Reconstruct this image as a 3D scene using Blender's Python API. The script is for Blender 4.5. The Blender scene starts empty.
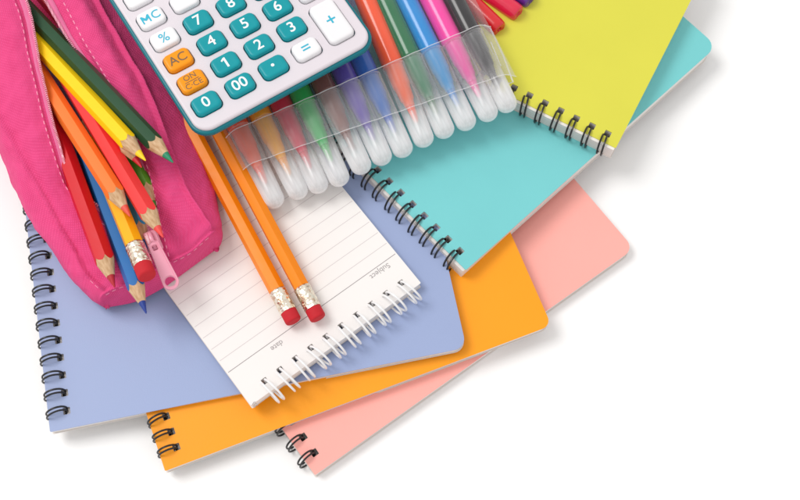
import bpy, bmesh, math, random
from mathutils import Vector, Matrix, noise
random.seed(7)
S = 0.001                      # everything below is in millimetres
PI = math.pi
C = bpy.context.scene.collection
scene = bpy.context.scene

# ------------------------------------------------------------------ camera
TILT = math.radians(22); FPX = 1300.0; DIST = 585.0
cam_pos = Vector((0, -DIST*math.sin(TILT), DIST*math.cos(TILT)))
cd = bpy.data.cameras.new('camera'); cam = bpy.data.objects.new('camera', cd); C.objects.link(cam)
cam.location = cam_pos*S; cam.rotation_euler = (TILT, 0, 0)
cd.sensor_width = 36; cd.lens = 36*FPX/800; cd.clip_start = 0.01; cd.clip_end = 50
cd.dof.use_dof = True; cd.dof.focus_distance = .562; cd.dof.aperture_fstop = 16
scene.camera = cam
CR = Matrix.Rotation(TILT, 3, 'X')
def ray(px, py): return CR @ Vector((px-400, 250-py, -FPX))
def at(px, py, z):
    r = ray(px, py); k = (z-cam_pos.z)/r.z
    return cam_pos + r*k
def on_plane(px, py, o, n):
    r = ray(px, py); k = (o-cam_pos).dot(n)/r.dot(n)
    return cam_pos + r*k

# ------------------------------------------------------------------ materials
def mat(name, col, rough=.5, metal=0, spec=.5, noise_amt=0, noise_scale=400, bump=0, bump_scale=900, coat=0, sss=0):
    m = bpy.data.materials.new(name); m.use_nodes = True
    nt = m.node_tree; b = nt.nodes['Principled BSDF']
    b.inputs['Base Color'].default_value = (*col, 1); b.inputs['Roughness'].default_value = rough
    b.inputs['Metallic'].default_value = metal; b.inputs['Specular IOR Level'].default_value = spec
    b.inputs['Coat Weight'].default_value = coat
    if sss:
        b.inputs['Subsurface Weight'].default_value = sss
        b.inputs['Subsurface Radius'].default_value = (.002, .0012, .001); b.inputs['Subsurface Scale'].default_value = 1
    tc = nt.nodes.new('ShaderNodeTexCoord')
    if noise_amt:
        n = nt.nodes.new('ShaderNodeTexNoise'); n.inputs['Scale'].default_value = noise_scale; n.inputs['Detail'].default_value = 5
        nt.links.new(tc.outputs['Object'], n.inputs['Vector'])
        mr = nt.nodes.new('ShaderNodeMapRange')
        mr.inputs['To Min'].default_value = 1-noise_amt; mr.inputs['To Max'].default_value = 1+noise_amt
        nt.links.new(n.outputs['Fac'], mr.inputs['Value'])
        mx = nt.nodes.new('ShaderNodeMix'); mx.data_type = 'RGBA'; mx.blend_type = 'MULTIPLY'; mx.inputs[0].default_value = 1
        mx.inputs[6].default_value = (*col, 1); nt.links.new(mr.outputs[0], mx.inputs[7])
        nt.links.new(mx.outputs[2], b.inputs['Base Color'])
        mr2 = nt.nodes.new('ShaderNodeMapRange'); mr2.inputs['To Min'].default_value = rough*.8; mr2.inputs['To Max'].default_value = min(1, rough*1.2)
        nt.links.new(n.outputs['Fac'], mr2.inputs['Value']); nt.links.new(mr2.outputs[0], b.inputs['Roughness'])
    if bump:
        n2 = nt.nodes.new('ShaderNodeTexNoise'); n2.inputs['Scale'].default_value = bump_scale; n2.inputs['Detail'].default_value = 3
        nt.links.new(tc.outputs['Object'], n2.inputs['Vector'])
        bp = nt.nodes.new('ShaderNodeBump'); bp.inputs['Strength'].default_value = bump; bp.inputs['Distance'].default_value = .0003
        nt.links.new(n2.outputs['Fac'], bp.inputs['Height']); nt.links.new(bp.outputs[0], b.inputs['Normal'])
    return m

def lin(r, g, b):
    f = lambda c: (c/255/12.92) if c/255 <= .04045 else ((c/255+.055)/1.055)**2.4
    return (f(r), f(g), f(b))

def cover_mat(name, rgb):
    return mat(name, lin(*rgb), rough=.42, spec=.35, noise_amt=.035, noise_scale=35, bump=.12, bump_scale=1300)

def pages_mat():
    m = mat('page_edges', (.80, .76, .72), rough=.8, spec=.2)
    nt = m.node_tree; b = nt.nodes['Principled BSDF']
    tc = nt.nodes.new('ShaderNodeTexCoord'); mp = nt.nodes.new('ShaderNodeMapping'); mp.inputs['Scale'].default_value = (12, 12, 3500)
    n = nt.nodes.new('ShaderNodeTexNoise'); n.inputs['Scale'].default_value = 1; n.inputs['Detail'].default_value = 2
    cr = nt.nodes.new('ShaderNodeValToRGB')
    cr.color_ramp.elements[0].position = .3; cr.color_ramp.elements[0].color = (.66, .61, .58, 1)
    cr.color_ramp.elements[1].position = .62; cr.color_ramp.elements[1].color = (.90, .87, .84, 1)
    nt.links.new(tc.outputs['Object'], mp.inputs[0]); nt.links.new(mp.outputs[0], n.inputs['Vector'])
    nt.links.new(n.outputs['Fac'], cr.inputs[0]); nt.links.new(cr.outputs[0], b.inputs['Base Color'])
    return m

def plastic_clear(name, col, a_face, a_edge, rough=.12, streak=0, frost=None):
    """thin translucent plastic: see-through face on, milkier at grazing angles (Fresnel)"""
    m = bpy.data.materials.new(name); m.use_nodes = True
    nt = m.node_tree; b = nt.nodes['Principled BSDF']; out = nt.nodes['Material Output']
    b.inputs['Base Color'].default_value = (*col, 1); b.inputs['Roughness'].default_value = rough
    t = nt.nodes.new('ShaderNodeBsdfTransparent'); t.inputs[0].default_value = (.97, .97, .97, 1)
    lw = nt.nodes.new('ShaderNodeLayerWeight'); lw.inputs[0].default_value = .35
    mr = nt.nodes.new('ShaderNodeMapRange'); mr.inputs['To Min'].default_value = a_face; mr.inputs['To Max'].default_value = a_edge
    mx = nt.nodes.new('ShaderNodeMixShader')
    nt.links.new(lw.outputs['Facing'], mr.inputs['Value'])
    fac = mr.outputs[0]
    if streak:
        tc = nt.nodes.new('ShaderNodeTexCoord'); mp = nt.nodes.new('ShaderNodeMapping'); mp.inputs['Scale'].default_value = (60, 700, 700)
        n = nt.nodes.new('ShaderNodeTexNoise'); n.inputs['Scale'].default_value = 1; n.inputs['Detail'].default_value = 3
        m2 = nt.nodes.new('ShaderNodeMapRange'); m2.inputs['From Min'].default_value = .35; m2.inputs['From Max'].default_value = .7
        m2.inputs['To Min'].default_value = -streak; m2.inputs['To Max'].default_value = streak
        ad = nt.nodes.new('ShaderNodeMath'); ad.operation = 'ADD'; ad.use_clamp = True
        nt.links.new(tc.outputs['Object'], mp.inputs[0]); nt.links.new(mp.outputs[0], n.inputs['Vector'])
        nt.links.new(n.outputs['Fac'], m2.inputs['Value']); nt.links.new(m2.outputs[0], ad.inputs[0]); nt.links.new(fac, ad.inputs[1])
        fac = ad.outputs[0]
    if frost:      # the moulded tip is thicker and milkier than the mouth of the cap: frost = (x full, x clear, amount)
        tc2 = nt.nodes.new('ShaderNodeTexCoord'); sx = nt.nodes.new('ShaderNodeSeparateXYZ')
        m3 = nt.nodes.new('ShaderNodeMapRange'); m3.interpolation_type = 'SMOOTHSTEP'
        m3.inputs['From Min'].default_value = frost[0]; m3.inputs['From Max'].default_value = frost[1]
        m3.inputs['To Min'].default_value = frost[2]; m3.inputs['To Max'].default_value = 0
        a2 = nt.nodes.new('ShaderNodeMath'); a2.operation = 'ADD'; a2.use_clamp = True
        nt.links.new(tc2.outputs['Object'], sx.inputs[0]); nt.links.new(sx.outputs['X'], m3.inputs['Value'])
        nt.links.new(m3.outputs[0], a2.inputs[0]); nt.links.new(fac, a2.inputs[1]); fac = a2.outputs[0]
    nt.links.new(fac, mx.inputs[0])
    nt.links.new(t.outputs[0], mx.inputs[1]); nt.links.new(b.outputs[0], mx.inputs[2]); nt.links.new(mx.outputs[0], out.inputs[0])
    return m

def fabric_mat(name, col, col2):
    m = mat(name, col, rough=.85, spec=.15)
    nt = m.node_tree; b = nt.nodes['Principled BSDF']; b.inputs['Sheen Weight'].default_value = .1
    b.inputs['Sheen Roughness'].default_value = .4; b.inputs['Sheen Tint'].default_value = (1, .6, .75, 1)
    uv = nt.nodes.new('ShaderNodeTexCoord')
    hs = []
    for ang, sc in ((.72, 1.0), (.72+PI/2, 1.0)):
        mp = nt.nodes.new('ShaderNodeMapping'); mp.inputs['Rotation'].default_value = (0, 0, ang)
        w = nt.nodes.new('ShaderNodeTexWave'); w.inputs['Scale'].default_value = .30*sc; w.inputs['Distortion'].default_value = .5
        w.inputs['Detail'].default_value = 2; w.inputs['Detail Scale'].default_value = 3
        nt.links.new(uv.outputs['UV'], mp.inputs[0]); nt.links.new(mp.outputs[0], w.inputs['Vector']); hs.append(w.outputs['Fac'])
    mu = nt.nodes.new('ShaderNodeMath'); mu.operation = 'MULTIPLY'
    nt.links.new(hs[0], mu.inputs[0]); nt.links.new(hs[1], mu.inputs[1])
    n = nt.nodes.new('ShaderNodeTexNoise'); n.inputs['Scale'].default_value = .12; n.inputs['Detail'].default_value = 6
    nt.links.new(uv.outputs['UV'], n.inputs['Vector'])
    mx = nt.nodes.new('ShaderNodeMix'); mx.data_type = 'RGBA'
    mx.inputs[6].default_value = (*col2, 1); mx.inputs[7].default_value = (*col, 1)
    ad = nt.nodes.new('ShaderNodeMath'); ad.operation = 'MULTIPLY_ADD'; ad.inputs[1].default_value = .86; ad.use_clamp = True
    nt.links.new(mu.outputs[0], ad.inputs[0]); nt.links.new(n.outputs['Fac'], ad.inputs[2])
    nt.links.new(ad.outputs[0], mx.inputs[0]); nt.links.new(mx.outputs[2], b.inputs['Base Color'])
    bp = nt.nodes.new('ShaderNodeBump'); bp.inputs['Strength'].default_value = .6; bp.inputs['Distance'].default_value = .0003
    nt.links.new(mu.outputs[0], bp.inputs['Height']); nt.links.new(bp.outputs[0], b.inputs['Normal'])
    return m

def ferrule_mat():
    m = mat('ferrule_metal', (.86, .76, .58), rough=.28, metal=1)
    nt = m.node_tree; b = nt.nodes['Principled BSDF']
    tc = nt.nodes.new('ShaderNodeTexCoord')
    v = nt.nodes.new('ShaderNodeTexVoronoi'); v.inputs['Scale'].default_value = 750
    n = nt.nodes.new('ShaderNodeTexNoise'); n.inputs['Scale'].default_value = 420; n.inputs['Detail'].default_value = 4
    nt.links.new(tc.outputs['Object'], v.inputs['Vector']); nt.links.new(tc.outputs['Object'], n.inputs['Vector'])
    cr = nt.nodes.new('ShaderNodeValToRGB')
    cr.color_ramp.elements[0].position = .3; cr.color_ramp.elements[0].color = (.66, .42, .28, 1)
    cr.color_ramp.elements[1].position = .5; cr.color_ramp.elements[1].color = (.95, .88, .74, 1)
    nt.links.new(n.outputs['Fac'], cr.inputs[0]); nt.links.new(cr.outputs[0], b.inputs['Base Color'])
    bp = nt.nodes.new('ShaderNodeBump'); bp.inputs['Strength'].default_value = .7; bp.inputs['Distance'].default_value = .0005
    nt.links.new(v.outputs['Distance'], bp.inputs['Height']); nt.links.new(bp.outputs[0], b.inputs['Normal'])
    return m

def wood_mat():
    m = mat('bare_wood', (.62, .40, .22), rough=.65, spec=.25)
    nt = m.node_tree; b = nt.nodes['Principled BSDF']
    tc = nt.nodes.new('ShaderNodeTexCoord'); mp = nt.nodes.new('ShaderNodeMapping'); mp.inputs['Scale'].default_value = (90, 900, 900)
    n = nt.nodes.new('ShaderNodeTexNoise'); n.inputs['Scale'].default_value = 1; n.inputs['Detail'].default_value = 4
    cr = nt.nodes.new('ShaderNodeValToRGB')
    cr.color_ramp.elements[0].position = .3; cr.color_ramp.elements[0].color = (.47, .27, .13, 1)
    cr.color_ramp.elements[1].position = .65; cr.color_ramp.elements[1].color = (.70, .48, .29, 1)
    nt.links.new(tc.outputs['Object'], mp.inputs[0]); nt.links.new(mp.outputs[0], n.inputs['Vector'])
    nt.links.new(n.outputs['Fac'], cr.inputs[0]); nt.links.new(cr.outputs[0], b.inputs['Base Color'])
    return m

M = dict(
    table=mat('white_surface', (.94, .94, .94), rough=.7, spec=.2),
    pages=pages_mat(), paper=mat('paper', (.86, .83, .81), rough=.75, spec=.2, noise_amt=.012, noise_scale=90),
    black_wire=mat('black_wire', (.012, .012, .014), rough=.32, noise_amt=.1),
    white_wire=mat('white_wire', (.86, .86, .87), rough=.22, coat=.3, noise_amt=.03),
    ink=mat('rule_ink', (.66, .60, .60), rough=.8), ink_dark=mat('header_ink', (.36, .33, .33), rough=.8),
    text_ink=mat('print_ink', (.40, .37, .37), rough=.8),
    wood=wood_mat(), ferrule=ferrule_mat(),
    eraser=mat('red_eraser', lin(196, 38, 48), rough=.7, spec=.25, noise_amt=.1, noise_scale=500, bump=.3, bump_scale=900),
    calc_white=mat('white_plastic', (.72, .665, .71), rough=.38, noise_amt=.012, noise_scale=80, bump=.03),
    calc_teal=mat('teal_case', lin(6, 112, 124), rough=.32, spec=.3, noise_amt=.03),
    key_teal=mat('teal_key', lin(8, 150, 160), rough=.36, spec=.28, noise_amt=.03, noise_scale=200, bump=.05),
    key_white=mat('white_key', (.84, .83, .85), rough=.36, noise_amt=.012, bump=.05),
    key_orange=mat('orange_key', lin(243, 150, 10), rough=.36, spec=.28, noise_amt=.03, noise_scale=200, bump=.05),
    dark=mat('dark_gap', (.02, .02, .022), rough=.7),
    leg_white=mat('white_legend', (.86, .88, .88), rough=.5), leg_cyan=mat('cyan_legend', lin(40, 178, 205), rough=.5),
    leg_grey=mat('grey_legend', lin(120, 92, 62), rough=.5),
    screen=mat('lcd_screen', (.36, .42, .36), rough=.15),
    fabric=fabric_mat('pink_canvas', (.84, .088, .27), (.60, .038, .15)),
    thread=mat('pale_thread', lin(246, 160, 188), rough=.8), tape=mat('zip_tape', lin(226, 110, 156), rough=.7, bump=.4, bump_scale=1500),
    zip_pink=mat('pink_enamel', lin(240, 164, 186), rough=.25, coat=.4),
    cap=plastic_clear('frosted_cap', (.95, .95, .96), .04, .6, .1, .07, frost=(.008, .025, .44)),
    cap_end=plastic_clear('frosted_cap_end', (.94, .94, .96), .25, .7, .28, .1),
    sleeve=plastic_clear('clear_sleeve', (.90, .90, .92), .015, .3, .06),
    band=plastic_clear('hazy_band', (.88, .88, .90), .05, .38, .1),
    bead=plastic_clear('sleeve_edge', (.92, .92, .94), .35, .7, .1),
)
def paint(name, rgb, rough=.28):
    return mat(name, lin(*rgb), rough=.4, spec=.3, coat=.0, noise_amt=.04, noise_scale=300)

# ------------------------------------------------------------------ object helpers
def link(name, me, m, parent=None, mtx=None):
    o = bpy.data.objects.new(name, me); C.objects.link(o)
    if m is not None: me.materials.append(m)
    if parent: o.parent = parent
    if mtx is not None: o.matrix_local = mtx
    return o
def from_bm(name, bm, m, parent=None, mtx=None, smooth=True, angle=35):
    bmesh.ops.recalc_face_normals(bm, faces=bm.faces)
    bmesh.ops.scale(bm, vec=(S, S, S), verts=bm.verts)
    me = bpy.data.meshes.new(name); bm.to_mesh(me); bm.free()
    if smooth:
        me.shade_smooth()
        try: me.set_sharp_from_angle(angle=math.radians(angle))
        except Exception: pass
    return link(name, me, m, parent, mtx)
def thing(name, label, cat, mtx, group=None):
    o = bpy.data.objects.new(name, None); C.objects.link(o); o.empty_display_size = .01
    m = mtx.copy(); m.translation = m.translation*S; o.matrix_world = m
    tag(o, label, cat, group); return o
def tag(o, label, cat, group=None):
    o['label'] = label; o['category'] = cat
    if group: o['group'] = group
def frame(o, x, z):
    x = x.normalized(); y = z.cross(x).normalized(); z = x.cross(y).normalized()
    m = Matrix((x, y, z)).transposed().to_4x4(); m.translation = o; return m

def tube(bm, pts, r, seg=8, closed=False, caps=True):
    n = len(pts); rings = []
    T = []
    for i in range(n):
        a = pts[(i-1) % n] if (closed or i > 0) else pts[i]
        b = pts[(i+1) % n] if (closed or i < n-1) else pts[i]
        T.append((b-a).normalized())
    nrm = T[0].orthogonal().normalized()
    for i in range(n):
        nrm = (nrm - T[i]*nrm.dot(T[i])).normalized(); bn = T[i].cross(nrm)
        rr = r[i] if isinstance(r, (list, tuple)) else r
        rings.append([bm.verts.new(pts[i] + (nrm*math.cos(2*PI*k/seg)+bn*math.sin(2*PI*k/seg))*rr) for k in range(seg)])
    for i in range(n if closed else n-1):
        a = rings[i]; b = rings[(i+1) % n]
        off = 0
        if closed and i == n-1:      # line up the last ring with the first
            off = min(range(seg), key=lambda q: (a[0].co-b[q].co).length)
        for k in range(seg):
            bm.faces.new((a[k], a[(k+1) % seg], b[(k+1+off) % seg], b[(k+off) % seg]))
    if not closed and caps:
        bm.faces.new(rings[0][::-1]); bm.faces.new(rings[-1])

def lathe(bm, prof, seg=24, sides=None):
    """prof = [(x, r)] turned about the x axis; r may be a function of angle"""
    rings = []
    for x, r in prof:
        ring = []
        for k in range(seg):
            a = 2*PI*k/seg
            rr = r(a) if callable(r) else r
            xx = x(a) if callable(x) else x
            ring.append(bm.verts.new((xx, rr*math.cos(a), rr*math.sin(a))))
        rings.append(ring)
    for i in range(len(rings)-1):
        for k in range(seg):
            bm.faces.new((rings[i][k], rings[i][(k+1) % seg], rings[i+1][(k+1) % seg], rings[i+1][k]))
    return rings
def cap_ring(bm, ring): bm.faces.new(ring)

def rrect(x0, y0, x1, y1, r, seg=6):
    """outline, ccw; r = one radius or (bl, br, tr, tl)"""
    R = r if isinstance(r, (tuple, list)) else (r,)*4
    out = []
    for (cx, cy, a0, q) in ((x0, y0, PI, R[0]), (x1, y0, 1.5*PI, R[1]), (x1, y1, 0, R[2]), (x0, y1, .5*PI, R[3])):
        sx = 1 if cx == x0 else -1; sy = 1 if cy == y0 else -1
        if q <= .01: out.append((cx, cy)); continue
        for k in range(seg+1):
            a = a0 + (PI/2)*k/seg
            out.append((cx+sx*q+q*math.cos(a), cy+sy*q+q*math.sin(a)))
    return out

def slab(bm, outline, holes, z0, z1):
    """flat sheet with real holes, from z0 up to z1"""
    edges = []
    for loop in [outline]+holes:
        vs = [bm.verts.new((x, y, z1)) for x, y in loop]
        for i in range(len(vs)): edges.append(bm.edges.new((vs[i], vs[(i+1) % len(vs)])))
    r = bmesh.ops.triangle_fill(bm, use_beauty=True, use_dissolve=False, edges=edges)
    faces = [g for g in r['geom'] if isinstance(g, bmesh.types.BMFace)]
    ex = bmesh.ops.extrude_face_region(bm, geom=faces, use_keep_orig=True)
    vs = [g for g in ex['geom'] if isinstance(g, bmesh.types.BMVert)]
    for v in vs: v.co.z = z0

def text_mesh(name, txt, size, m, parent, mtx, bold=.0, ext=.03):
    cu = bpy.data.curves.new(name, 'FONT'); cu.body = txt; cu.size = size; cu.align_x = 'CENTER'; cu.align_y = 'CENTER'
    cu.offset = bold; cu.extrude = ext; cu.resolution_u = 6
    o = bpy.data.objects.new(name, cu); C.objects.link(o)
    bpy.context.view_layer.update()
    me = bpy.data.meshes.new_from_object(o.evaluated_get(bpy.context.evaluated_depsgraph_get()))
    bpy.data.objects.remove(o); bpy.data.curves.remove(cu)
    me.name = name; me.transform(Matrix.Scale(S, 4))
    t = mtx.copy(); t.translation = t.translation*S
    me.materials.clear()
    return link(name, me, m, parent, t)

# ------------------------------------------------------------------ ground
bm = bmesh.new()
bmesh.ops.create_grid(bm, x_segments=1, y_segments=1, size=2500)
g = from_bm('tabletop_surface', bm, M['table'], smooth=False); g['kind'] = 'structure'
g.name = 'ground'

# ------------------------------------------------------------------ notebooks
def ring_bm(r, spread, wire, slant):
    """one wire-o loop: two strands joined at the tip, axis along y"""
    bm = bmesh.new(); pts = []
    N = 26; a0, a1 = math.radians(-38), math.radians(318)
    def P(a, s):
        w = spread*(.6+.4*math.sin(min(PI, max(0, (a-a0)/(a1-a0)*PI))))
        return Vector((r*math.cos(a), s*w/2 + slant*math.cos((a-.5)), r*math.sin(a)))
    for k in range(N+1): pts.append(P(a0+(a1-a0)*k/N, 1))
    for k in range(N, -1, -1): pts.append(P(a0+(a1-a0)*k/N, -1))
    tube(bm, pts, wire, 8, closed=True)
    return bm

def notebook(name, label, cat, group, c0, cx, cy, z0, zx, zy, t, Lx, Ly, h0, h1, nh, extra=0, before=0, colour=None, ring_mat='black_wire',
             ring=(4.4, 2.0, .42, .5), stagger=0, hole=3.0, corner=4, is_pad=False, tcov=.45, visible=None, hx=None):
    O = at(*c0, z0); X = at(*cx, zx)-O; Y = at(*cy, zy)-O
    n = X.cross(Y).normalized()
    if Lx is None: Lx = X.length
    X.normalize(); Y.normalize()
    err = PI/2 - X.angle(Y)                     # share what is left of the angle between both edges
    X = Matrix.Rotation(-err*(.5 if is_pad else .15), 3, n) @ X
    mtx = frame(O, X, n)
    base = mtx.copy(); base.translation = O - n*t
    inv = mtx.inverted()
    p0 = inv @ on_plane(*h0, O, n); p1 = inv @ on_plane(*h1, O, n)
    pitch = (p1.y-p0.y)/(nh-1); xh = (p0.x+p1.x)/2 if hx is None else hx
    print(name, 'pitch %.2f hole x %.2f err %.1f' % (pitch, xh, math.degrees(err)), 'y0 %.1f' % p0.y)
    if pitch < 0: raise ValueError(name)
    T = thing(name, label, cat, base, group)
    ys = [p0.y+pitch*k for k in range(-before, nh+extra)]
    ys = [y for y in ys if 3 < y < Ly-3]
    hw = hole/2
    holes = [rrect(xh-hw, y-hw, xh+hw, y+hw, .3, 2) for y in ys]
    rc = corner
    # local z: 0 underside .. t top
    bm = bmesh.new(); slab(bm, rrect(0, 0, Lx, Ly, (.5, rc, rc, .5)), holes, t-tcov, t)
    top = from_bm('top_sheet' if is_pad else 'front_cover', bm, M['paper'] if is_pad else colour, T)
    bm = bmesh.new()
    xo = -stagger
    slab(bm, rrect(xo+.3, .5, Lx-.5, Ly-.5, (.5, rc, rc, .5)), [rrect(xh-hw, y-hw, xh+hw, y+hw, .3, 2) for y in ys], tcov+.06, t-tcov-.06)
    from_bm('page_block', bm, M['pages'], T)
    bm = bmesh.new(); slab(bm, rrect(xo, 0, Lx, Ly, (.5, rc, rc, .5)), [rrect(xh-hw, y-hw, xh+hw, y+hw, .3, 2) for y in ys], 0, tcov)
    from_bm('back_cover', bm, M['backboard'], T)
    r, sp, wi, sl = ring
    proto = None
    xc = xh+.2-r; zc = max(r*.93, t/2+.6)
    for i, y in enumerate(ys):
        if visible and not (visible[0] <= i-before <= visible[1]): continue
        loc = Matrix.Translation(Vector((xc, y, zc))*S)
        if proto is None:
            proto = from_bm('wire_ring', ring_bm(r, sp, wi, sl), M[ring_mat], T, loc)
            o = proto
        else:
            o = proto.copy(); C.objects.link(o); o.parent = T; o.matrix_local = loc
        o.rotation_euler = (random.uniform(-.04, .04), random.uniform(-.14, .14), random.uniform(-.07, .07))
    return T, mtx, inv, (O, n), ys, xh

M['backboard'] = mat('backboard', (.74, .68, .64), rough=.8)
grp = 'ring bound notebooks in the fanned stack'
notebook('spiral_notebook', 'salmon pink ring bound notebook at the bottom of the fan, lying under the orange one', 'notebook', grp,
         (315, 475), (637, 252), (279, 431), 5.3, 5.3, 5.3, 5.2, None, 130, (314.5, 452.5), (303, 437), 2, extra=1,
         colour=cover_mat('salmon_cover', (251, 174, 164)), ring=(4.2, 1.7, .42, .5), visible=(0, 2), corner=5)
notebook('spiral_notebook', 'orange ring bound notebook under the lavender one with a corner by the lower left', 'notebook', grp,
         (165, 471), (553, 329), (139, 405), 8.8, 11, 10.2, 5.2, None, 140, (176.5, 447), (166, 416.5), 3, extra=1,
         colour=cover_mat('orange_cover', (252, 160, 18)), ring=(4.2, 1.7, .42, .5), visible=(0, 2))
notebook('spiral_notebook', 'lavender blue ring bound notebook lying under the pink pencil case', 'notebook', grp,
         (50, 432), (466, 346), (30, 202), 11, 16.4, 14.5, 4.6, None, 190, (65.5, 411), (59.5, 340), 5, extra=16,
         colour=cover_mat('lavender_cover', (153, 168, 206)), ring=(4.4, 1.75, .43, .6), corner=5)
teal = notebook('spiral_notebook', 'turquoise ring bound notebook under the lime yellow one and the marker tips', 'notebook', grp,
         (466, 270), (719, 48), (358, 172), 19.8, 12.6, 23.5, 8.6, None, 128, (461, 250), (388, 182), 7, extra=8,
         colour=cover_mat('turquoise_cover', (119, 203, 205)), ring=(4.7, 2.2, .45, .7), stagger=1.6, corner=6)
yellow = notebook('spiral_notebook', 'lime yellow ring bound notebook lying on top of the turquoise one', 'notebook', grp,
         (616, 148), (693, -2), (520, 103), 23, 22, 26.5, 8.0, 110, 118, (609, 131), (530, 94.5), 6, extra=9,
         colour=cover_mat('lime_cover', (217, 213, 74)), ring=(4.5, 2.2, .45, .7), stagger=1.6, corner=4, hx=4.6)

# the white pad
pad = notebook('reporter_notepad', 'white lined notepad with white wire rings lying beneath two orange pencils', 'notepad', None,
         (421, 283), (344, 182), (259, 408), 22.0, 21.4, 20.5, 5.0, 118, 88.6, (400.5, 282), (265.5, 382), 10,
         ring_mat='white_wire', ring=(5.6, 2.7, .5, .9), hole=2.6, corner=2, is_pad=True, tcov=.18)
T, mtx, inv, (O, n), ys, xh = pad
Ly = 88.6; tz = 5.0
def strip_bm(x, w, y0, y1, z):
    bm = bmesh.new()
    v = [bm.verts.new(p) for p in ((x-w/2, y0, z), (x+w/2, y0, z), (x+w/2, y1, z), (x-w/2, y1, z))]
    bm.faces.new(v); return bm
hxp = (inv @ on_plane(312, 313, O, n)).x
print('header x', hxp)
from_bm('header_line', strip_bm(hxp, .32, .6, Ly-.6, tz+.03), M['ink_dark'], T, smooth=False)
bm = bmesh.new()
x = hxp+6.3
while x < 112:
    vs = [bm.verts.new(p) for p in ((x-.14, .6, tz+.03), (x+.14, .6, tz+.03), (x+.14, Ly-.6, tz+.03), (x-.14, Ly-.6, tz+.03))]
    bm.faces.new(vs); x += 6.3
from_bm('ruled_lines', bm, M['ink'], T, smooth=False)
rot = Matrix(((0, -1, 0, 0), (1, 0, 0, 0), (0, 0, 1, 0), (0, 0, 0, 1)))     # text right = +y, text up = -x
for txt, px in (('Subject', (380, 271)), ('date', (277, 345.5))):
    p = inv @ on_plane(*px, O, n)
    text_mesh('printed_word', txt, 3.4, M['text_ink'], T, Matrix.Translation((p.x, p.y, tz+.04)) @ rot, bold=.02, ext=.01)
# small printed mark in the corner
p = inv @ on_plane(255.5, 405, O, n)
bm = bmesh.new()
for k in range(3):
    tube(bm, [Vector((p.x-.6+k*.8, p.y-.8, tz)), Vector((p.x-.2+k*.8, p.y, tz+.02)), Vector((p.x-.7+k*.8, p.y+.9, tz))], .16, 5)
from_bm('corner_mark', bm, M['text_ink'], T)

# ------------------------------------------------------------------ pencils
def hexr(R):
    a6 = PI/3
    return lambda a: R*math.cos(a6/2)/math.cos((a % a6)-a6/2) if True else R
def soft_hex(R):
    h = hexr(R)
    return lambda a: .9*h(a)+.1*R*.93
def rollm(p0, p1, roll):
    x = (p1-p0).normalized(); z = Vector((0, 0, 1)); z = (z-x*z.dot(x)).normalized()
    m = frame(p0, x, z); return m @ Matrix.Rotation(roll, 4, 'X')
def coloured_pencil(label, a, za, b, zb, rgb, lead, R=3.9, ext=30, roll=0, cone=14.5):
    d = (a[0]-b[0], a[1]-b[1]); L = math.hypot(*d)
    tip = at(*b, zb); st = at(*a, za)
    st = st + (st-tip).normalized()*ext*.42
    m = rollm(st, tip, roll); L = (tip-st).length
    T = thing('coloured_pencil', label, 'pencil', m, 'coloured pencils in the pencil case')
    h = soft_hex(R); k = R/cone
    seg = 48
    bm = bmesh.new()
    wob = [random.uniform(-.5, .5) for _ in range(6)]
    edge = lambda a: L-h(a)/k + .5*wob[int(((a+PI/6) % (2*PI))/(PI/3))]*(1-abs(h(a)-R*.88)/R*4)
    r = lathe(bm, [(0, lambda a: h(a)*.93), (.4, h), (lambda a: edge(a)*.5, h), (edge, h)], seg)
    cap_ring(bm, r[0][::-1])
    from_bm('painted_shaft', bm, paint('pencil_paint', rgb), T, angle=24)
    bm = bmesh.new()
    rl = R*.40; xl = L-rl/k
    r = lathe(bm, [(lambda a: edge(a)-.02, lambda a: h(a)*.985), (lambda a: (edge(a)+xl)/2, lambda a: ((L-(edge(a)+xl)/2)*k)), (xl, rl)], seg)
    from_bm('bare_wood', bm, M['wood'], T)
    bm = bmesh.new()
    r = lathe(bm, [(xl-.05, rl*.99), (L-2.2, 2.2*k+.12), (L-.9, .9*k+.16), (L-.45, .28), (L-.25, .12)], 24)
    cap_ring(bm, r[-1])
    from_bm('lead_point', bm, mat('coloured_lead', lin(*lead), rough=.5, noise_amt=.15, noise_scale=700), T)
    return T
PENCILS = [
    ('dark red pencil at the left of the case, sharpened tip lowest of the red ones', (50, 112), 33, (115, 288), 41.5, (206, 22, 34), (176, 22, 40), 4.35, 30, .25),
    ('blue pencil pointing past the front of the case with dark blue tip', (93, 172), 31, (146.5, 314), 40, (14, 104, 176), (22, 54, 140), 3.9, 30, .1),
    ('light blue pencil mostly hidden behind the yellow eraser pencil', (118, 160), 28, (147, 252), 38, (62, 152, 196), (40, 110, 190), 3.7, 20, .3),
    ('bright green pencil nearly hidden beneath the coral red one', (119, 128), 33, (157, 213), 37.5, (92, 160, 44), (60, 140, 40), 3.7, 20, .2),
    ('orange pencil with a coral tip between the dark red and coral red ones', (42, 78), 37, (130.5, 217), 50.5, (248, 122, 46), (226, 84, 66), 4.0, 25, .15),
    ('coral red pencil with pale sharpened wood ending next to the zip pull', (67, 77), 37.5, (163.5, 238), 51, (238, 62, 62), (230, 70, 66), 4.2, 25, .4),
    ('red pencil under the yellow one showing only its tip', (80, 80), 41, (142, 168), 49.5, (214, 30, 36), (204, 34, 44), 3.8, 20, .3),
    ('bright yellow pencil with yellow tip lying on the other pencils', (28, 33), 36.5, (146, 161), 57, (252, 206, 8), (248, 206, 20), 4.0, 25, .2),
    ('dark green pencil with green tip resting on the right flap', (25, 7), 37, (173.5, 163), 57, (34, 74, 46), (26, 134, 96), 4.0, 25, .05),
    ('dark red pencil deep in the case behind the dark green one', (34, -16), 31, (110, 74), 37, (168, 16, 30), (168, 20, 34), 3.9, 20, .2),
]
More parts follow.
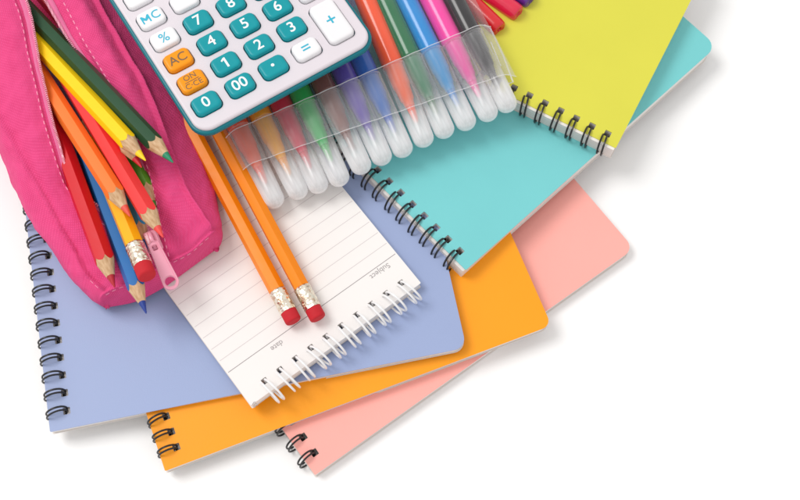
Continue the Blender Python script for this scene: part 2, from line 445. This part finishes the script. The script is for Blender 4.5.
for a in PENCILS: coloured_pencil(a[0], a[1], a[2], a[3], a[4], a[5], a[6], a[7], a[8], a[9])

def eraser_pencil(label, a, za, b, zb, rgb, R, length, roll, group, er_len=5.2, fer_len=10.5, k_paint=None):
    """b = centre of the eraser end"""
    e = at(*b, zb); s = at(*a, za); d = (e-s).normalized(); s = e-d*length
    m = rollm(s, e, roll); L = length
    T = thing('writing_pencil', label, 'pencil', m, group)
    h = soft_hex(R); bm = bmesh.new(); xf = L-er_len-fer_len
    r = lathe(bm, [(18, lambda q: h(q)), (xf*.5, h), (xf+1, h)], 48)
    from_bm('painted_shaft', bm, paint('yellow_lacquer', rgb), T, angle=24)
    bm = bmesh.new(); r = lathe(bm, [(5, 1.2), (18.05, lambda q: h(q)*.98)], 48); from_bm('bare_wood', bm, M['wood'], T)
    bm = bmesh.new(); r = lathe(bm, [(5, 1.2), (1, .3), (0, .15)], 16); cap_ring(bm, r[-1]); from_bm('lead_point', bm, M['dark'], T)
    bm = bmesh.new(); q = R*1.0; F = fer_len; x0 = xf
    prof = [(x0, q*.94), (x0+.1, q*1.0), (x0+F*.10, q*1.04), (x0+F*.14, q*.97), (x0+F*.19, q*1.04), (x0+F*.24, q*.97), (x0+F*.29, q*1.03)]
    crimp = lambda s_: (lambda a: q*(s_-.05*max(0, math.cos(a*5))**3))
    prof += [(x0+F*.40, q*1.02), (x0+F*.46, crimp(1.01)), (x0+F*.54, crimp(1.01)), (x0+F*.60, q*1.02)]
    prof += [(x0+F*.71, q*1.03), (x0+F*.76, q*.97), (x0+F*.81, q*1.04), (x0+F*.86, q*.97), (x0+F*.92, q*1.04), (x0+F, q*1.0), (x0+F, q*.93)]
    lathe(bm, prof, 40); from_bm('ferrule', bm, M['ferrule'], T, angle=60)
    bm = bmesh.new(); q = R*.97
    r = lathe(bm, [(x0+F-.6, q), (L-1.0, q*1.0), (L-.35, q*.95), (L-.05, q*.82), (L, q*.6)], 32); cap_ring(bm, r[-1])
    from_bm('eraser', bm, M['eraser'], T, angle=60)
eraser_pencil('yellow pencil with metal ferrule and red eraser sticking out of the pencil case', (118, 205), 40, (147.5, 277), 47.5, (252, 176, 10), 4.0, 95, .3, None, er_len=6, fer_len=11)
gp = 'orange pencils on the notepad'
eraser_pencil('left one of the two orange eraser pencils lying on the notepad', (197, 140), 28.6, (294, 322), 25.6, (246, 136, 6), 3.6, 140, .2, gp)
eraser_pencil('right one of the two orange eraser pencils, next to the marker set', (222, 138), 29.6, (318.5, 319), 25.6, (246, 136, 6), 3.6, 140, .45, gp)

# ------------------------------------------------------------------ pencil case
Z = lambda *v: v
CURV = [   # (pixel, z) per row, from the far end (outside the picture) to the front end and down its panel
  # left rim
  [(-15,-60,47),(22,0,47),(39,72,45),(57,140,41),(76,190,35),(147,241,33),(157,267,32),(165,287,20)],
  # left crest
  [(-40,-42,50),(2,13,50),(22,86,47),(42,156,42),(72,212,36.5),(118,264,35),(134,279,33),(138,301,18)],
  # left seam
  [(-72,-20,43),(-32,45,43),(0,112,41),(31,170,38),(64,230,34.5),(88,273,31.5),(106,291,30),(110,307,17)],
  # left bulge
  [(-90,-8,30),(-45,60,30),(-10,128,28),(18,190,27),(55,253,25),(83,290,24),(100,302,23),(107.5,306.7,17)],
  # left underside
  [(-80,-10,15),(-36,58,15),(-1,126,15),(26,188,15),(62,250,15),(90,285,15),(108,302,15.5),(109,306.3,15.8)],
  # underside
  [(0,-40,15),(40,20,15),(70,80,15),(100,140,15),(130,200,16),(150,240,17),(160,270,18.5),(165,284,18.8)],
  # right underside
  [(70,-80,17),(100,-16,17),(128,24,17),(168,96,18),(196,170,20),(211,214,22.5),(214,244,22.8),(214.5,250.3,22.9)],
  # right bulge
  [(80,-85,31),(112,-22,31),(138,18,31),(176,88,30),(203,165,29),(218,210,28.5),(222,236,28),(215.5,250.6,23.8)],
  # right seam
  [(64,-78,41),(92,-4,42),(118,42,42),(152,104,41),(180,180,38.5),(202,217,37),(212,232,36.5),(214,251,23.5)],
  # right crest
  [(45,-70,49),(76,-6,49),(102,43,47),(139,114,45),(161,185,40.5),(182,231,37.5),(187,253,35.5),(191,268,22)],
  # right rim
  [(17,-60,46),(50,0,46.5),(74,43,44),(123,119,41),(146,183,35.5),(151,239,33.5),(158.5,266,32.2),(166.5,286,20.2)],
]
KEY = [[at(*p) for p in c] for c in CURV]
NC = len(KEY); NR = len(KEY[0])
def cr(p0, p1, p2, p3, t):
    return .5*((2*p1)+(p2-p0)*t+(2*p0-5*p1+4*p2-p3)*t*t+(3*p1-p0-3*p2+p3)*t**3)
def crv(pts, t):
    n = len(pts); i = min(int(t), n-2); f = t-i
    return cr(pts[max(i-1, 0)], pts[i], pts[i+1], pts[min(i+2, n-1)], f)
def base_surf(u, v): return crv([crv(c, v) for c in KEY], u)
def surf(u, v, out=0):
    p = base_surf(u, v); e = .02
    u0, u1 = max(0, u-e), min(NC-1, u+e); v0, v1 = max(0, v-e), min(NR-1, v+e)
    n = (base_surf(u1, v)-base_surf(u0, v)).cross(base_surf(u, v1)-base_surf(u, v0))
    if n.length < 1e-6: n = Vector((0, 0, 1))
    n.normalize(); n = -n
    return p+n*(relief(u, v, p)+out), n
def relief(u, v, p):
    if 4.2 > u > 3.8 or 4 <= u <= 6: amp = 0
    else: amp = 1
    amp *= max(0, min(1, (6.5-v)/.45))
    d = amp*(.9*noise.noise(p/17)+.4*noise.noise(p/6.5+Vector((9, 2, 1)))+.25*noise.noise(p/3))
    # long soft folds running from the seam towards the zip
    d += amp*.4*math.sin(v*5.1+u*2.0+2*noise.noise(p/22))*math.exp(-((v-4.2)/1.6)**2)
    # seams pull the cloth in
    for us in (2, 8): d -= 2.5*max(0, min(1, (5.95-v)/.3))*math.exp(-((u-us)/.065)**2)
    if u <= 3 or u >= 7: d -= 1.3*max(0, min(1, (2.6-min(u, NC-1-u))/.8))*math.exp(-((v-6.0)/.05)**2)
    rim = min(u, NC-1-u)
    if v < 5 : d += .5*math.exp(-((rim-.30)/.10)**2) - .35*math.exp(-((rim-.44)/.06)**2)
    return d
bm = bmesh.new(); uvl = bm.loops.layers.uv.new('UVMap')
SU, SV = 28, 34; nu = (NC-1)*SU+1; nv = (NR-1)*SV+1
ROW = [[crv(c, j/SV) for c in KEY] for j in range(nv)]
BASE = [[crv(ROW[j], i/SU) for j in range(nv)] for i in range(nu)]
G = []
for i in range(nu):
    col = []
    for j in range(nv):
        nn = (BASE[min(i+1, nu-1)][j]-BASE[max(i-1, 0)][j]).cross(BASE[i][min(j+1, nv-1)]-BASE[i][max(j-1, 0)])
        nn = -nn.normalized() if nn.length > 1e-6 else Vector((0, 0, 1))
        col.append(bm.verts.new(BASE[i][j]+nn*relief(i/SU, j/SV, BASE[i][j])))
    G.append(col)
sel = [G[i][j] for i in range(nu) for j in range(nv) if j > 5.9*SV and (1.0*SU < i < 4.3*SU or 5.7*SU < i < 9*SU)]
for _ in range(14): bmesh.ops.smooth_vert(bm, verts=sel, factor=.5, use_axis_x=True, use_axis_y=True, use_axis_z=True)
cu = [[0]*nv for _ in range(nu)]; cv = [[0]*nv for _ in range(nu)]
for i in range(nu):
    for j in range(nv):
        if i: cu[i][j] = cu[i-1][j]+(G[i][j].co-G[i-1][j].co).length
        if j: cv[i][j] = cv[i][j-1]+(G[i][j].co-G[i][j-1].co).length
for i in range(nu-1):
    for j in range(nv-1):
        ij = ((i, j), (i+1, j), (i+1, j+1), (i, j+1))
        f = bm.faces.new([G[a][b] for a, b in ij])
        for lp, (a, b) in zip(f.loops, ij): lp[uvl].uv = (cu[a][b], cv[a][b])
caseT = thing('pencil_case', 'bright pink canvas pencil case unzipped with coloured pencils spilling out', 'pencil case', Matrix.Translation(at(90, 150, 15)))
ci = caseT.matrix_world.inverted()
def case_part(name, bm, m, **k): 
    bmesh.ops.translate(bm, vec=-at(90, 150, 15), verts=bm.verts)
    return from_bm(name, bm, m, caseT, **k)
body = case_part('canvas_body', bm, M['fabric'], angle=180)
sm = body.modifiers.new('cloth_thickness', 'SOLIDIFY'); sm.thickness = .0012; sm.offset = -1
# stitching
def dashes(path, r=.24, on=2.0, off=1.1):
    bm = bmesh.new(); 
    # path: list of points; walk it by length
    acc = 0; seg = []; draw = True
    for a, b in zip(path[:-1], path[1:]):
        L = (b-a).length; k = max(1, int(L/.25))
        for q in range(k):
            p = a+(b-a)*q/k; acc += L/k
            if draw: seg.append(p)
            if acc > (on if draw else off):
                if draw and len(seg) > 2: tube(bm, seg, [r*.5]+[r]*(len(seg)-2)+[r*.5], 6)
                seg = []; acc = 0; draw = not draw
    return bm
def path_uv(fu, fv, n=160, out=.12): return [surf(fu(t/n), fv(t/n), out)[0] for t in range(n+1)]
for pu, pv in ((lambda t: .46, lambda t: 4.6*t), (lambda t: NC-1-.46, lambda t: 6*t), (lambda t: 2.15+.0*t, lambda t: 5.2+.6*t)):
    case_part('stitching', dashes(path_uv(pu, pv)), M['thread'])
case_part('stitching', dashes(path_uv(lambda t: 2.1-2.1*t, lambda t: 6.14) ), M['thread'])
case_part('stitching', dashes(path_uv(lambda t: 10-1.95*t, lambda t: 6.14)), M['thread'])
# zip tapes with teeth
for side in (0, 1):
    bm = bmesh.new(); prev = None
    u = 0 if side == 0 else NC-1
    N = 150
    for k in range(N+1):
        v = 5.0*k/N
        p, nn = surf(u, v); q = surf(.25 if side == 0 else NC-1.25, v)[0]
        ins = (p-q).normalized()
        w = 2.5*max(.12, 1-v/3.2)
        row = [bm.verts.new(x) for x in (p-nn*.7-ins*1.5, p-nn*.4+ins*.3, p-nn*.6+ins*w*.6, p-nn*1.1+ins*w)]
        if prev:
            for a in range(3): bm.faces.new((prev[a], prev[a+1], row[a+1], row[a]))
        prev = row
    tp = case_part('zip_tape', bm, M['tape']); md = tp.modifiers.new('thickness', 'SOLIDIFY'); md.thickness = .0005
    bm = bmesh.new(); pts = []
    for k in range(900):
        v = 4.9*k/900
        p, nn = surf(u, v); q = surf(.25 if side == 0 else NC-1.25, v)[0]; ins = (p-q).normalized()
        w = 2.5*max(.12, 1-v/3.2)
        pts.append(p-nn*1.0+ins*w + nn*.55*math.sin(k*1.3)+ins*.55*math.cos(k*1.3))
    tube(bm, pts, .28, 5)
    case_part('zip_teeth', bm, M['zip_pink'])
# slider and pull
def bevel_box(bm, mtx, sx, sy, sz, bev=.6):
    r = bmesh.ops.create_cube(bm, size=1, matrix=mtx @ Matrix.Diagonal((sx, sy, sz, 1)))
    es = list({e for v in r['verts'] for e in v.link_edges})
    bmesh.ops.bevel(bm, geom=es, offset=bev, segments=3, affect='EDGES', profile=.5)
sp = at(152.5, 241, 38); ep = at(172, 290, 36.5)
zm = frame(sp, ep-sp, Vector((0, 0, 1)))
bm = bmesh.new()
bevel_box(bm, zm @ Matrix.Translation((0, 0, -1.3)), 9, 6.5, 1.6, .7)
bevel_box(bm, zm @ Matrix.Translation((0, 0, .9)), 8.5, 5.6, 1.3, .6)
tube(bm, [zm @ Vector((3.2*math.cos(a), 0, 1.2+2.0*math.sin(a))) for a in [PI*k/10 for k in range(11)]], 1.0, 10)
case_part('zip_slider', bm, M['zip_pink'])
bm = bmesh.new()
pm = frame(at(155, 248, 40.5), at(171.5, 284, 38.0)-at(155, 248, 40.5), Vector((.15, 0, 1)))
def pull_outline(L, w0, w1):
    o = [(-2, -w0/2), (L-w1/2, -w1/2)]
    o += [(L-w1/2+w1/2*math.cos(a), w1/2*math.sin(a)) for a in [-PI/2+PI*k/14 for k in range(1, 14)]]
    o += [(L-w1/2, w1/2), (-2, w0/2), (-3, 0)]
    return o
Lp = 19.5
hole = [(Lp-3.6+2.25*math.cos(2*PI*k/20), 2.25*math.sin(2*PI*k/20)) for k in range(20)]
slot = rrect(-1, -1.1, 1.2, 1.1, .5, 3)
slab(bm, pull_outline(Lp, 4.6, 6.8), [hole, slot], -.7, .7)
bmesh.ops.recalc_face_normals(bm, faces=bm.faces)
es = [e for e in bm.edges if len(e.link_faces) == 2 and e.calc_face_angle(0) > .9]
bmesh.ops.bevel(bm, geom=es, offset=.3, segments=2, affect='EDGES')
rim = [Vector((x, y, .65)) for x, y in pull_outline(Lp-.4, 4.0, 6.0)]
tube(bm, rim, .45, 6, closed=True)
bmesh.ops.transform(bm, matrix=pm, verts=bm.verts)
case_part('zip_pull', bm, M['zip_pink'])

# ------------------------------------------------------------------ markers
def dome(x0, x1, r, n=7):
    return [(x0+(x1-x0)*math.sin(PI/2*k/n), r*math.cos(PI/2*k/n)) for k in range(n)]
def loop_close(bm, ring): cap_ring(bm, ring)
MK = [  # name, tip pixel, far pixel, z tip, rgb of barrel
  ('coral', (278, 208), (240, 130), 27.5, (236, 84, 50)), ('amber yellow', (302, 199), (262, 118), 28.2, (244, 158, 20)),
  ('crimson', (322, 193), (283, 108), 29, (206, 30, 58)), ('bright green', (343, 186), (300, 92), 30.5, (34, 170, 74)),
  ('brown', (365, 174), (322, 82), 32.2, (118, 66, 58)), ('violet', (385.5, 165), (343, 72), 32.6, (84, 62, 164)),
  ('cobalt blue', (406.5, 157), (362, 62), 32.4, (28, 92, 186)), ('orange', (427, 147), (366, 0), 32.2, (255, 84, 26)),
  ('dark green', (448, 138), (384, 0), 32.0, (16, 112, 66)), ('sky blue', (470, 130), (406, 0), 32.0, (8, 140, 216)),
  ('hot pink', (492, 121), (431, 0), 32.6, (250, 60, 165)), ('black', (511, 112), (454, 0), 33.4, (20, 19, 22)),
]
def tinted(name, rgb, a0, a1): return plastic_clear(name, lin(*rgb), a0, a1, .2)
MR = 5.0; ML = 138.0; SL = .085
mk_axes = []
def marker_parts(T, rgb):
    # x = 0 tip of the cap .. ML far end of the barrel
    col = lin(*rgb)
    bm = bmesh.new(); Lc = 41
    pr = [(Lc, MR*1.0), (Lc, MR*1.07), (Lc-1.2, MR*1.09), (Lc-2, MR*1.04), (24, MR*1.02), (9, MR*.97), (4.5, MR*.94)]
    d = dome(4.5, .3, MR*.94)
    r = lathe(bm, pr+d[1:], 28); cap_ring(bm, r[-1])
    from_bm('clear_cap', bm, M['cap'], T, angle=60)
    # inner liner and ribs of the cap
    bm = bmesh.new(); r = lathe(bm, [(9, MR*.80), (5, MR*.72)]+dome(5, 1.8, MR*.72)[1:], 24); cap_ring(bm, r[-1])
    for k in range(6):
        a = PI/3*k+.3; c, s_ = math.cos(a), math.sin(a)
        tube(bm, [Vector((17, MR*.8*c, MR*.8*s_)), Vector((5.5, MR*.74*c, MR*.74*s_))], .32, 6)
    from_bm('cap_liner', bm, M['cap_end'], T, angle=60)
    bm = bmesh.new()
    r = lathe(bm, [(Lc-.4, MR*.86), (Lc+.6, MR*.99), (Lc+1.4, MR), (ML-8, MR*.98), (ML-1, MR*.95), (ML, MR*.8)], 28)
    cap_ring(bm, r[0][::-1]); cap_ring(bm, r[-1])
    from_bm('barrel', bm, mat('marker_barrel', col, rough=.22, coat=.3, noise_amt=.03, noise_scale=150), T, angle=50)
    bm = bmesh.new()
    r = lathe(bm, [(Lc, MR*.84), (31, MR*.82), (30, MR*.72), (24, MR*.62), (23, MR*.5), (20.5, MR*.44)], 24); cap_ring(bm, r[-1])
    lt = tuple(min(255, int(c+(255-c)*.16)) for c in rgb)
    from_bm('neck', bm, mat('marker_neck', lin(*lt), rough=.35), T, angle=50)
    bm = bmesh.new(); r = lathe(bm, [(21, MR*.40), (17.5, MR*.34), (13.5, MR*.22), (12.4, MR*.08)], 14); cap_ring(bm, r[-1])
    from_bm('nib', bm, mat('felt_nib', col, rough=.9), T)
for i, (nm, tp, fp, z, rgb) in enumerate(MK):
    a = at(*tp, z)
    b = at(*fp, z+8); b.z = z + (Vector((b.x-a.x, b.y-a.y)).length)*SL
    d = (b-a); d.normalize()
    b = at(*fp, z+SL*(at(*fp, z+8)-a).length); d = (b-a).normalized()
    zz = Vector((0, 0, 1)); zz = (zz-d*zz.dot(d)).normalized()
    m = frame(a, d, zz)
    T = thing('felt_tip_marker', nm+' felt tip marker with frosted clear cap in the plastic sleeve', 'marker', m, 'markers in the clear sleeve')
    marker_parts(T, rgb)
    mk_axes.append((a, d))
# clear sleeve: a flat envelope wrapped over the row of markers
up_line = [(232, 132), (484, 24)]; lo_line = [(245, 167), (509, 74)]
def sleeve_row(s, nsub=10):
    """cross-section of the envelope at s mm from the marker tips (per marker distances differ)"""
    tops, bots = [], []
    n = len(mk_axes)
    cs = []
    for i, (a, d) in enumerate(mk_axes):
        cs.append(a+d*s[i])
    return cs
def dist_on(i, l):
    """how far along marker i (from its tip) the picture line l crosses it"""
    a, d = mk_axes[i]
    best = None
    (x0, y0), (x1, y1) = l
    # plane through the camera and the line
    nrm = ray(x0, y0).cross(ray(x1, y1)); 
    up = a+Vector((0, 0, MR))
    return (cam_pos-up).dot(nrm)/d.dot(nrm)
s_lo = [dist_on(i, lo_line) for i in range(12)]; s_up = [dist_on(i, up_line) for i in range(12)]
print('sleeve lo', [round(x) for x in s_lo], 'up', [round(x) for x in s_up])
def envelope(sv, off, top=True, side=3.0):
    cs = [mk_axes[i][0]+mk_axes[i][1]*sv[i] for i in range(12)]
    zz = Vector((0, 0, 1)); pts = []
    R = MR*1.1+off
    lat0 = (cs[0]-cs[1]).normalized(); lat1 = (cs[-1]-cs[-2]).normalized()
    seq = [cs[0]+lat0*(R+side)]+cs+[cs[-1]+lat1*(R+side)]
    out = []
    K = 8
    for i in range(len(seq)-1):
        for k in range(K):
            t = k/K; p = seq[i].lerp(seq[i+1], t)
            if 1 <= i < len(seq)-2: h = R-.42*(math.sin(PI*t))**2
            elif i == 0: h = R*math.sin(PI/2*min(1, t*1.12))
            else: h = R*math.sin(PI/2*min(1, (1-t)*1.12))
            out.append((p, max(h, .15)))
    out.append((seq[-1], .15))
    top_p = [p+zz*h for p, h in out]; bot_p = [p-zz*h for p, h in out]
    return top_p, bot_p
sT = thing('marker_sleeve', 'clear plastic sleeve holding the row of twelve felt tip markers', 'plastic sleeve', frame(mk_axes[5][0], mk_axes[5][1], Vector((0, 0, 1))))
si = sT.matrix_world.inverted()
def sl_part(name, bm, m, **k):
    mi = frame(mk_axes[5][0], mk_axes[5][1], Vector((0, 0, 1))).inverted()
    bmesh.ops.transform(bm, matrix=mi, verts=bm.verts); return from_bm(name, bm, m, sT, **k)
bm = bmesh.new(); prevT = prevB = None
NS = 40
for q in range(NS+1):
    f = q/NS
    sv = [s_lo[i]+(ML+1-s_lo[i])*f for i in range(12)]
    tpp, btp = envelope(sv, .35)
    tpp = [p+Vector((0, 0, max(0, .9*noise.noise(Vector((p.x/13, p.y/6, 3))))+max(0, .45*noise.noise(p/4)))) for p in tpp]
    tv = [bm.verts.new(p) for p in tpp]; bv = [bm.verts.new(p) for p in btp]
    if prevT:
        for k in range(len(tv)-1):
            bm.faces.new((prevT[k], prevT[k+1], tv[k+1], tv[k])); bm.faces.new((prevB[k], prevB[k+1], bv[k+1], bv[k]))
        for (p, r_) in ((0, 0), (len(tv)-1, 0)):
            bm.faces.new((prevT[p], tv[p], bv[p], prevB[p]))
    prevT, prevB = tv, bv
sl_part('sleeve_film', bm, M['sleeve'], angle=60)
bm = bmesh.new(); prev = None
for q in range(5):
    f = q/4
    sv = [s_lo[i]+(s_up[i]-s_lo[i])*f for i in range(12)]
    tpp, _ = envelope(sv, .8)
    tv = [bm.verts.new(p) for p in tpp]
    if prev:
        for k in range(len(tv)-1): bm.faces.new((prev[k], prev[k+1], tv[k+1], tv[k]))
    prev = tv
sl_part('folded_band', bm, M['band'], angle=60)
for sv, r_ in ((s_up, .2), (s_lo, .17)):  # whitish beads on the band's edges stand in for their rim highlight
    bm = bmesh.new(); tpp, btp = envelope(sv, .85); tube(bm, tpp, r_, 6)
    sl_part('band_edge', bm, M['bead'])
# the stiff hanging tab of the sleeve on its right side
bm = bmesh.new()
c = [at(484, 25, 38), at(490, 28, 37.5), at(503, 55, 36), at(513, 82, 34.5), at(507, 84, 34.5)]
tube(bm, c, .4, 8)
tube(bm, [at(491, 42, 36.5), at(499, 62, 35.5), at(501, 66, 35.2)], .3, 8)
sl_part('side_seam', bm, M['bead'])

# loose capped markers on the yellow notebook
def loose_marker(label, e, b, z, rgb, R=4.5):
    a = at(*e, z); d = (at(*b, z)-a).normalized()
    T = thing('capped_marker', label, 'marker', frame(a, d, Vector((0, 0, 1))), 'loose markers on the yellow notebook')
    mm = mat('glossy_plastic', lin(*rgb), rough=.2, coat=.4, noise_amt=.03)
    bm = bmesh.new()
    r = lathe(bm, [(1.6, R*.18), (.5, R*.26), (.25, R*.42), (0, R*.62), (.3, R*.78), (1.0, R*.88), (3, R*.93), (44, R), (44, R*.9)], 32)
    cap_ring(bm, r[0][::-1]); from_bm('cap', bm, mm, T, angle=50)
    bm = bmesh.new(); r = lathe(bm, [(43.5, R*.88), (46, R*.9), (128, R*.9), (130, R*.7)], 32); cap_ring(bm, r[-1]); cap_ring(bm, r[0][::-1])
    from_bm('barrel', bm, mm, T, angle=50)
loose_marker('red capped marker end peeking from behind the marker sleeve', (500, 30), (462, -6), 29.6, (216, 28, 36))
loose_marker('cherry pink capped marker end between the red and purple ones', (519, 14), (478, -14), 29.6, (220, 32, 70))
loose_marker('purple capped marker end at the top edge on the yellow notebook', (531, 1), (490, -26), 29.6, (92, 40, 140))

# ------------------------------------------------------------------ calculator
FZ = 58.0; TH = 12.0
O = at(206, 102, FZ+2.0); X = at(304, 45, FZ+2.0)-O; Y = at(154.5, 15, FZ+2.0)-O
n = X.cross(Y).normalized(); pc = X.length/3; pr_ = Y.length/4
err = PI/2-X.normalized().angle(Y.normalized())
X = Matrix.Rotation(-err/2, 3, n) @ X
print('calc pitch', pc, pr_, math.degrees(err))
O = O - n*2.0
cm = frame(O, X, n); cinv = cm.inverted()
def loc(px, py): return cinv @ on_plane(px, py, O, n)
for nm, p in (('left', (152, 61)), ('bl', (205, 131)), ('bottom', (297, 82)), ('br', (368, 33)), ('right', (366, 22))): print(nm, [round(v, 1) for v in loc(*p)])
calc = thing('pocket_calculator', 'white and teal desktop calculator lying across the pencil case and markers', 'calculator', cm @ Matrix.Translation((0, 0, -TH)))
cT = Matrix.Translation((0, 0, TH*S))
x0 = loc(152, 61).x+.3; x1 = 4*pc+11.0; y0 = loc(297, 82).y; y1 = 128
KW, KH = 12.0, 9.0
keys = []
def K(c, r, txt, m, lm, size=7.0, rows=1, bold=.09): keys.append((c*pc, r*pr_, txt, m, lm, size, rows, bold))
W, TL, OR = 'key_white', 'key_teal', 'key_orange'
K(0, 0, '0', TL, 'leg_white'); K(1, 0, '00', TL, 'leg_white'); K(2, 0, '\u00b7', TL, 'leg_white', 11); K(3, 0, '=', W, 'leg_cyan', 7.5, bold=.05)
K(0, 1, 'ON', OR, 'leg_grey', 3.3); K(1, 1, '1', TL, 'leg_white'); K(2, 1, '2', TL, 'leg_white'); K(3, 1, '3', TL, 'leg_white')
K(4, .5, '+', W, 'leg_cyan', 8.5, rows=2, bold=.05)
K(0, 2, 'AC', OR, 'leg_grey', 6.0, bold=.04); K(1, 2, '4', TL, 'leg_white'); K(2, 2, '5', TL, 'leg_white'); K(3, 2, '6', TL, 'leg_white'); K(4, 2, '', W, 'leg_cyan')
K(0, 3, '%', W, 'leg_cyan', 6.4, bold=.03); K(1, 3, '7', TL, 'leg_white'); K(2, 3, '8', TL, 'leg_white'); K(3, 3, '9', TL, 'leg_white'); K(4, 3, '', W, 'leg_cyan')
K(0, 4, 'MC', W, 'leg_cyan', 5.6, bold=.025)
for c in range(1, 5): K(c, 4, '', W, 'leg_cyan')
for c in range(5): K(c, 5, '', W, 'leg_cyan')
def key_half(rows): return KW/2, (KH+(rows-1)*pr_)/2
holes = []
for (kx, ky, txt, m, lm, size, rows, bold) in keys:
    hx_, hy_ = key_half(rows); g_ = .4
    holes.append(rrect(kx-hx_-g_, ky-hy_-g_, kx+hx_+g_, ky+hy_+g_, 2.8, 5))
def rounded_block(bm, x0, y0, x1, y1, r, prof, cap_top=True, cap_bot=True, seg=8):
    """stack of rounded outlines: prof = [(z, inset)]"""
    rings = []
    for z, ins in prof:
        rings.append([bm.verts.new((x, y, z)) for x, y in rrect(x0+ins, y0+ins, x1-ins, y1-ins, max(.3, r-ins), seg)])
    for a, b in zip(rings[:-1], rings[1:]):
        for k in range(len(a)): bm.faces.new((a[k], a[(k+1) % len(a)], b[(k+1) % len(b)], b[k]))
    if cap_bot: bm.faces.new(rings[0][::-1])
    if cap_top: bm.faces.new(rings[-1])
# face plate with real key openings
bm = bmesh.new(); slab(bm, rrect(x0+.9, y0+.9, x1-.9, y1-.9, 6.1, 8), holes+[rrect(2, 5.75*pr_+3, x1-14, y1-14, 2, 5)], -1.6, 0)
rounded_block(bm, x0, y0, x1, y1, 7, [(-2.6, 0), (-1.0, 0), (-.55, .12), (-.25, .4), (-.06, .75), (-.01, .9)], False, False)
from_bm('face_plate', bm, M['calc_white'], calc, cT, angle=40)
bm = bmesh.new(); rounded_block(bm, x0+1, y0+1, x1-1, y1-1, 6, [(-2.4, 0), (-2.2, 0)]); from_bm('key_mat', bm, M['dark'], calc, cT)
bm = bmesh.new(); rounded_block(bm, 2.2, 5.75*pr_+3.2, x1-14.2, y1-14.2, 1.8, [(-2.1, 0), (-.9, 0)]); from_bm('display_window', bm, M['screen'], calc, cT)
bm = bmesh.new(); rounded_block(bm, x0-1.9, y0-1.9, x1+1.9, y1+1.9, 8.9, [(-TH, 7.5), (-TH+.6, 6.6), (-7, 2.8), (-4.6, .9), (-3.6, .45), (-2.9, .4), (-2.3, .5), (-1.8, .75), (-1.6, 1.2), (-1.62, 1.88)])
from_bm('teal_case', bm, M['calc_teal'], calc, cT, angle=40)
for (kx, ky, txt, m, lm, size, rows, bold) in keys:
    hx_, hy_ = key_half(rows)
    bm = bmesh.new()
    rounded_block(bm, -hx_, -hy_, hx_, hy_, 2.6, [(-2.1, 0), (.8, .08), (1.35, .2), (1.75, .45), (1.98, .85), (2.06, 1.4), (2.04, 2.2), (2.0, 3.2)], seg=6)
    k_ = from_bm('key', bm, M[m], calc, Matrix.Translation(Vector((kx, ky, TH))*S), angle=50)
    if not txt: continue
    if txt == 'ON':
        text_mesh('legend', 'ON', 3.7, M[lm], k_, Matrix.Translation((0, 2.0, 2.05)), .02)
        text_mesh('legend', 'C\u00b7CE', 3.7, M[lm], k_, Matrix.Translation((0, -2.1, 2.05)), .02)
        bm = bmesh.new(); bevel_box(bm, Matrix.Translation((0, 0.0, 2.06)), 6.6, .28, .06, .01); from_bm('legend', bm, M[lm], k_)
    elif txt == 'MC':
        a, h, w = .34, 2.0, 1.95          # M drawn as one outline, C from the font
        o1 = [(-w, -h), (-w+2*a, -h), (-w+2*a, h-2.0), (0, -.9), (w-2*a, h-2.0), (w-2*a, -h), (w, -h), (w, h), (w-.75, h), (0, .45), (-w+.75, h), (-w, h)]
        bm = bmesh.new(); slab(bm, o1, [], 0, .05)
        bmesh.ops.transform(bm, matrix=Matrix.Translation((-2.35, 0, 2.03)), verts=bm.verts)
        from_bm('legend', bm, M[lm], k_, smooth=False)
        text_mesh('legend', 'C', 5.8, M[lm], k_, Matrix.Translation((2.35, 0, 2.05)), .04)
    elif txt == '1':
        bm = bmesh.new(); z = Matrix.Translation((.25, 0, 2.03))
        o1 = [(-.48, -2.5), (.48, -2.5), (.48, 2.5), (-.3, 2.5), (-1.75, 1.55), (-1.45, .85), (-.48, 1.4)]
        slab(bm, o1, [], 0, .05); bmesh.ops.transform(bm, matrix=z, verts=bm.verts)
        from_bm('legend', bm, M[lm], k_, smooth=False)
    else:
        text_mesh('legend', txt, size, M[lm], k_, Matrix.Translation((0, 0, 2.05)), bold)

# ------------------------------------------------------------------ light
w = bpy.data.worlds.new('World'); scene.world = w; w.use_nodes = True
w.node_tree.nodes['Background'].inputs[0].default_value = (1.0, .985, .975, 1); w.node_tree.nodes['Background'].inputs[1].default_value = .80
def area(name, pos, target, size, power, col=(1, 1, 1)):
    l = bpy.data.lights.new(name, 'AREA'); l.shape = 'DISK'; l.size = size*S; l.energy = power; l.color = col
    o = bpy.data.objects.new(name, l); C.objects.link(o); o.location = Vector(pos)*S
    d = Vector(target)-Vector(pos); o.rotation_euler = d.to_track_quat('-Z', 'Y').to_euler()
area('softbox', (-1450, 560, 2350), (100, 0, 0), 1400, 39, (1, .985, .965))
scene.view_settings.view_transform = 'Standard'; scene.view_settings.look = 'None'; scene.view_settings.exposure = 0; scene.view_settings.gamma = 1
scene.cycles.transparent_max_bounces = 40
scene.cycles.max_bounces = 10
